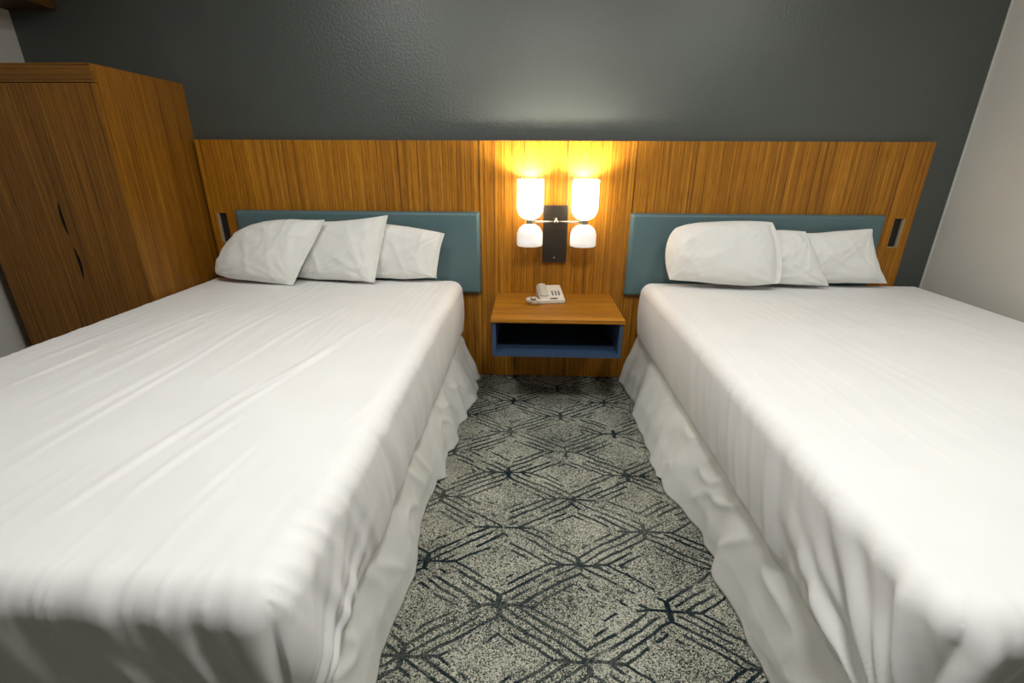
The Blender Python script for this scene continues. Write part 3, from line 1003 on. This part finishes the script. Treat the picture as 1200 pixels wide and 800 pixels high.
# ------------------------------------------------------------------ pillows
def pillow(label, corners, thick, seed, group, flap=0, bulge=(0, 0, 0, 0), wr=1.0, rnd=(0, 0, 0, 0)):
    """corners: bottom left, bottom right, top right, top left (front view), world coordinates.
    flap: +1/-1 puts the flat open hem of the pillowcase on the right/left end"""
    c = [np.array(p) for p in corners]
    n_u, n_v = 72, 52
    u = np.linspace(-1, 1, n_u + 1)
    v = np.linspace(-1, 1, n_v + 1)
    # cluster towards the seams
    u = np.sin(u * math.pi / 2 * 0.92) / math.sin(math.pi / 2 * 0.92)
    v = np.sin(v * math.pi / 2 * 0.92) / math.sin(math.pi / 2 * 0.92)
    UU, VV = np.meshgrid(u, v)
    a = (UU + 1) / 2
    b = (VV + 1) / 2
    nrm = np.cross(c[1] - c[0], c[3] - c[0])
    nrm = nrm / np.linalg.norm(nrm)
    if nrm[1] > 0:
        nrm = -nrm
    pos = (c[0][None, None] * ((1 - a) * (1 - b))[..., None] + c[1][None, None] * (a * (1 - b))[..., None]
           + c[2][None, None] * (a * b)[..., None] + c[3][None, None] * ((1 - a) * b)[..., None])
    eu = (c[1] - c[0] + c[2] - c[3]) / 2
    ev = (c[3] - c[0] + c[2] - c[1]) / 2
    Lu, Lv = np.linalg.norm(eu), np.linalg.norm(ev)
    eu, ev = eu / Lu, ev / Lv
    # edge bulge between corners: bottom, right, top, left (metres, outward)
    kb = (1 - UU ** 2)
    kr = (1 - VV ** 2)
    pos = pos + (-ev)[None, None] * (bulge[0] * kb * (1 - b) ** 1.5)[..., None] + ev[None, None] * (bulge[2] * kb * b ** 1.5)[..., None]
    pos = pos + eu[None, None] * (bulge[1] * kr * a ** 1.5)[..., None] - eu[None, None] * (bulge[3] * kr * (1 - a) ** 1.5)[..., None]
    mid = (c[0] + c[1] + c[2] + c[3]) / 4
    for kk, wt in enumerate(((1 - a) * (1 - b), a * (1 - b), a * b, (1 - a) * b)):
        if rnd[kk]:
            dirv = mid - c[kk]
            dirv = dirv / np.linalg.norm(dirv)
            pos = pos + (wt ** 5 * rnd[kk])[..., None] * dirv[None, None]
    Ue = UU.copy()
    if flap > 0:
        Ue = np.clip((UU + 1) / (1 - 0.10 + 1) * 2 - 1, -1, 1)
    elif flap < 0:
        Ue = np.clip(-(((1 - UU) / (1 - 0.10 + 1)) * 2 - 1), -1, 1)
    prof = np.clip(1 - np.abs(Ue) ** 2.6, 0, 1) ** 0.62 * np.clip(1 - np.abs(VV) ** 2.4, 0, 1) ** 0.55
    su, sv = a * Lu, b * Lv
    # puckers running in from the seams
    edge = np.exp(-np.minimum((1 - np.abs(UU)) * Lu / 2, (1 - np.abs(VV)) * Lv / 2) / 0.045)
    puck = np.where((1 - np.abs(UU)) * Lu < (1 - np.abs(VV)) * Lv, vnoise(sv * 30, su * 5, seed + 3), vnoise(su * 30, sv * 5, seed + 4)) - 0.5
    # diagonal pulls and soft dents
    r1 = 1 - np.abs(2 * vnoise((su + 0.5 * sv) * 9, (sv - 0.5 * su) * 3, seed + 8) - 1)
    r2 = 1 - np.abs(2 * vnoise((su * 0.4 - sv) * 8 + 9, (sv * 0.4 + su) * 3.5, seed + 12) - 1)
    soft = fbm(su * 6, sv * 6, seed + 6, 3)
    wr_ = wr * (0.009 * edge * puck + (0.006 * r1 ** 3 + 0.006 * r2 ** 3 + 0.022 * soft) * np.clip(prof * 1.6, 0, 1))
    half = thick / 2
    fan = 0.0
    for kk, (au, av) in enumerate(((a, b), (1 - a, b), (1 - a, 1 - b), (a, 1 - b))):
        rr_ = np.hypot(au * Lu, av * Lv) + 1e-4
        an_ = np.arctan2(av * Lv, au * Lu)
        rdg = 1 - np.abs(2 * vnoise(an_ * 7 + kk * 9, rr_ * 5 + kk, seed + 70 + kk) - 1)
        fan = fan + (rdg ** 2 - 0.3) * np.exp(-rr_ / 0.16) * np.clip(rr_ / 0.03, 0, 1)
    bend = vnoise(su * 5, sv * 5, seed + 90) * 2
    cr_ = 1 - np.abs(2 * vnoise(su * 7 + bend, sv * 13 - bend, seed + 91) - 1)
    cm_ = np.clip((vnoise(su * 6, sv * 6, seed + 92) - 0.40) * 3, 0, 1)
    wr_ = wr_ + wr * (0.011 * fan + 0.0065 * cr_ ** 5 * cm_) * np.clip(prof * 2.2, 0, 1)
    # uneven outline
    ol = 0.010 * wr * (vnoise(su * 8, sv * 8, seed + 95) - 0.5)
    ew = np.maximum(np.abs(UU), np.abs(VV)) ** 6
    pos = pos + (eu[None, None] * (ol * ew * np.sign(UU) * (np.abs(UU) > np.abs(VV)))[..., None]
                 + ev[None, None] * (ol * ew * np.sign(VV) * (np.abs(VV) >= np.abs(UU)))[..., None])
    front = pos + nrm[None, None] * (half * prof * 1.12 + wr_ + 0.0015)[..., None]
    back = pos - nrm[None, None] * (half * prof * 0.88 + 0.0015)[..., None]
    wave = 0.006 * wr * (vnoise(su * 11, sv * 11, seed + 31) - 0.5)
    edge2 = (np.maximum(np.abs(UU), np.abs(VV)) ** 8)
    front = front + nrm[None, None] * (wave * edge2)[..., None]
    back = back + nrm[None, None] * (wave * edge2)[..., None]
    Wn = n_u + 1
    Hn = n_v + 1
    verts = np.concatenate([front.reshape(-1, 3), back.reshape(-1, 3)])
    nb = Wn * Hn
    faces = []
    for j in range(n_v):
        for i in range(n_u):
            p = j * Wn + i
            faces.append((p, p + 1, p + Wn + 1, p + Wn))
            faces.append((nb + p, nb + p + Wn, nb + p + Wn + 1, nb + p + 1))
    rim = [i for i in range(Wn)] + [j * Wn + n_u for j in range(1, Hn)] + [n_v * Wn + i for i in range(n_u - 1, -1, -1)] + [j * Wn for j in range(n_v - 1, 0, -1)]
    for k in range(len(rim)):
        p, q = rim[k], rim[(k + 1) % len(rim)]
        faces.append((p, nb + p, nb + q, q))
    org = (np.array(c[0]) + np.array(c[1])) / 2
    o = mesh_from('pillow', verts, faces, PILLOW, None, origin=tuple(org))
    tag(o, label, 'pillow', group)
    return o

GL, GR = 'pillows on the left bed', 'pillows on the right bed'
pillow('white pillow nearest the wardrobe, wide and rounded, leaning in front on the left bed',
       [(-1.686, -0.21, 0.624), (-1.208, -0.29, 0.606), (-1.037, -0.20, 0.920), (-1.507, -0.13, 0.891)], 0.135, 3, GL, 1, (0.004, 0.0, 0.012, 0.022), 1.0, (0.035, 0, 0, 0.05))
pillow('middle white pillow of the left bed, its top right corner pointing up highest',
       [(-1.25, -0.165, 0.612), (-0.794, -0.25, 0.613), (-0.716, -0.17, 0.945), (-1.14, -0.125, 0.905)], 0.095, 7, GL, 1, (0.0, -0.004, -0.012, 0.0))
pillow('rightmost white pillow of the left bed, leaning on the teal panel with a sloping top',
       [(-0.90, -0.145, 0.612), (-0.480, -0.18, 0.621), (-0.438, -0.145, 0.850), (-0.86, -0.120, 0.905)], 0.085, 12, GL, 1, (0.0, -0.012, 0.006, 0.0))
pillow('big puffy white pillow in front on the right bed, nearest the nightstand',
       [(0.716, -0.21, 0.632), (1.267, -0.28, 0.630), (1.204, -0.20, 0.935), (0.710, -0.14, 0.907)], 0.140, 18, GR, 1, (0.004, 0.012, 0.008, 0.012), 1.0, (0.012, 0.02, 0.012, 0.04))
pillow('flat white pillow mostly hidden, wedged between two others on the right bed',
       [(1.10, -0.165, 0.618), (1.517, -0.24, 0.624), (1.378, -0.17, 0.882), (1.08, -0.125, 0.879)], 0.085, 23, GR, 0, (0.0, 0.0, 0.006, 0.0))
pillow('rightmost white pillow of the right bed, its top corner poking outwards',
       [(1.38, -0.155, 0.622), (1.833, -0.19, 0.630), (1.719, -0.14, 0.893), (1.349, -0.125, 0.868)], 0.085, 29, GR, 0, (0.0, -0.016, -0.004, 0.0))
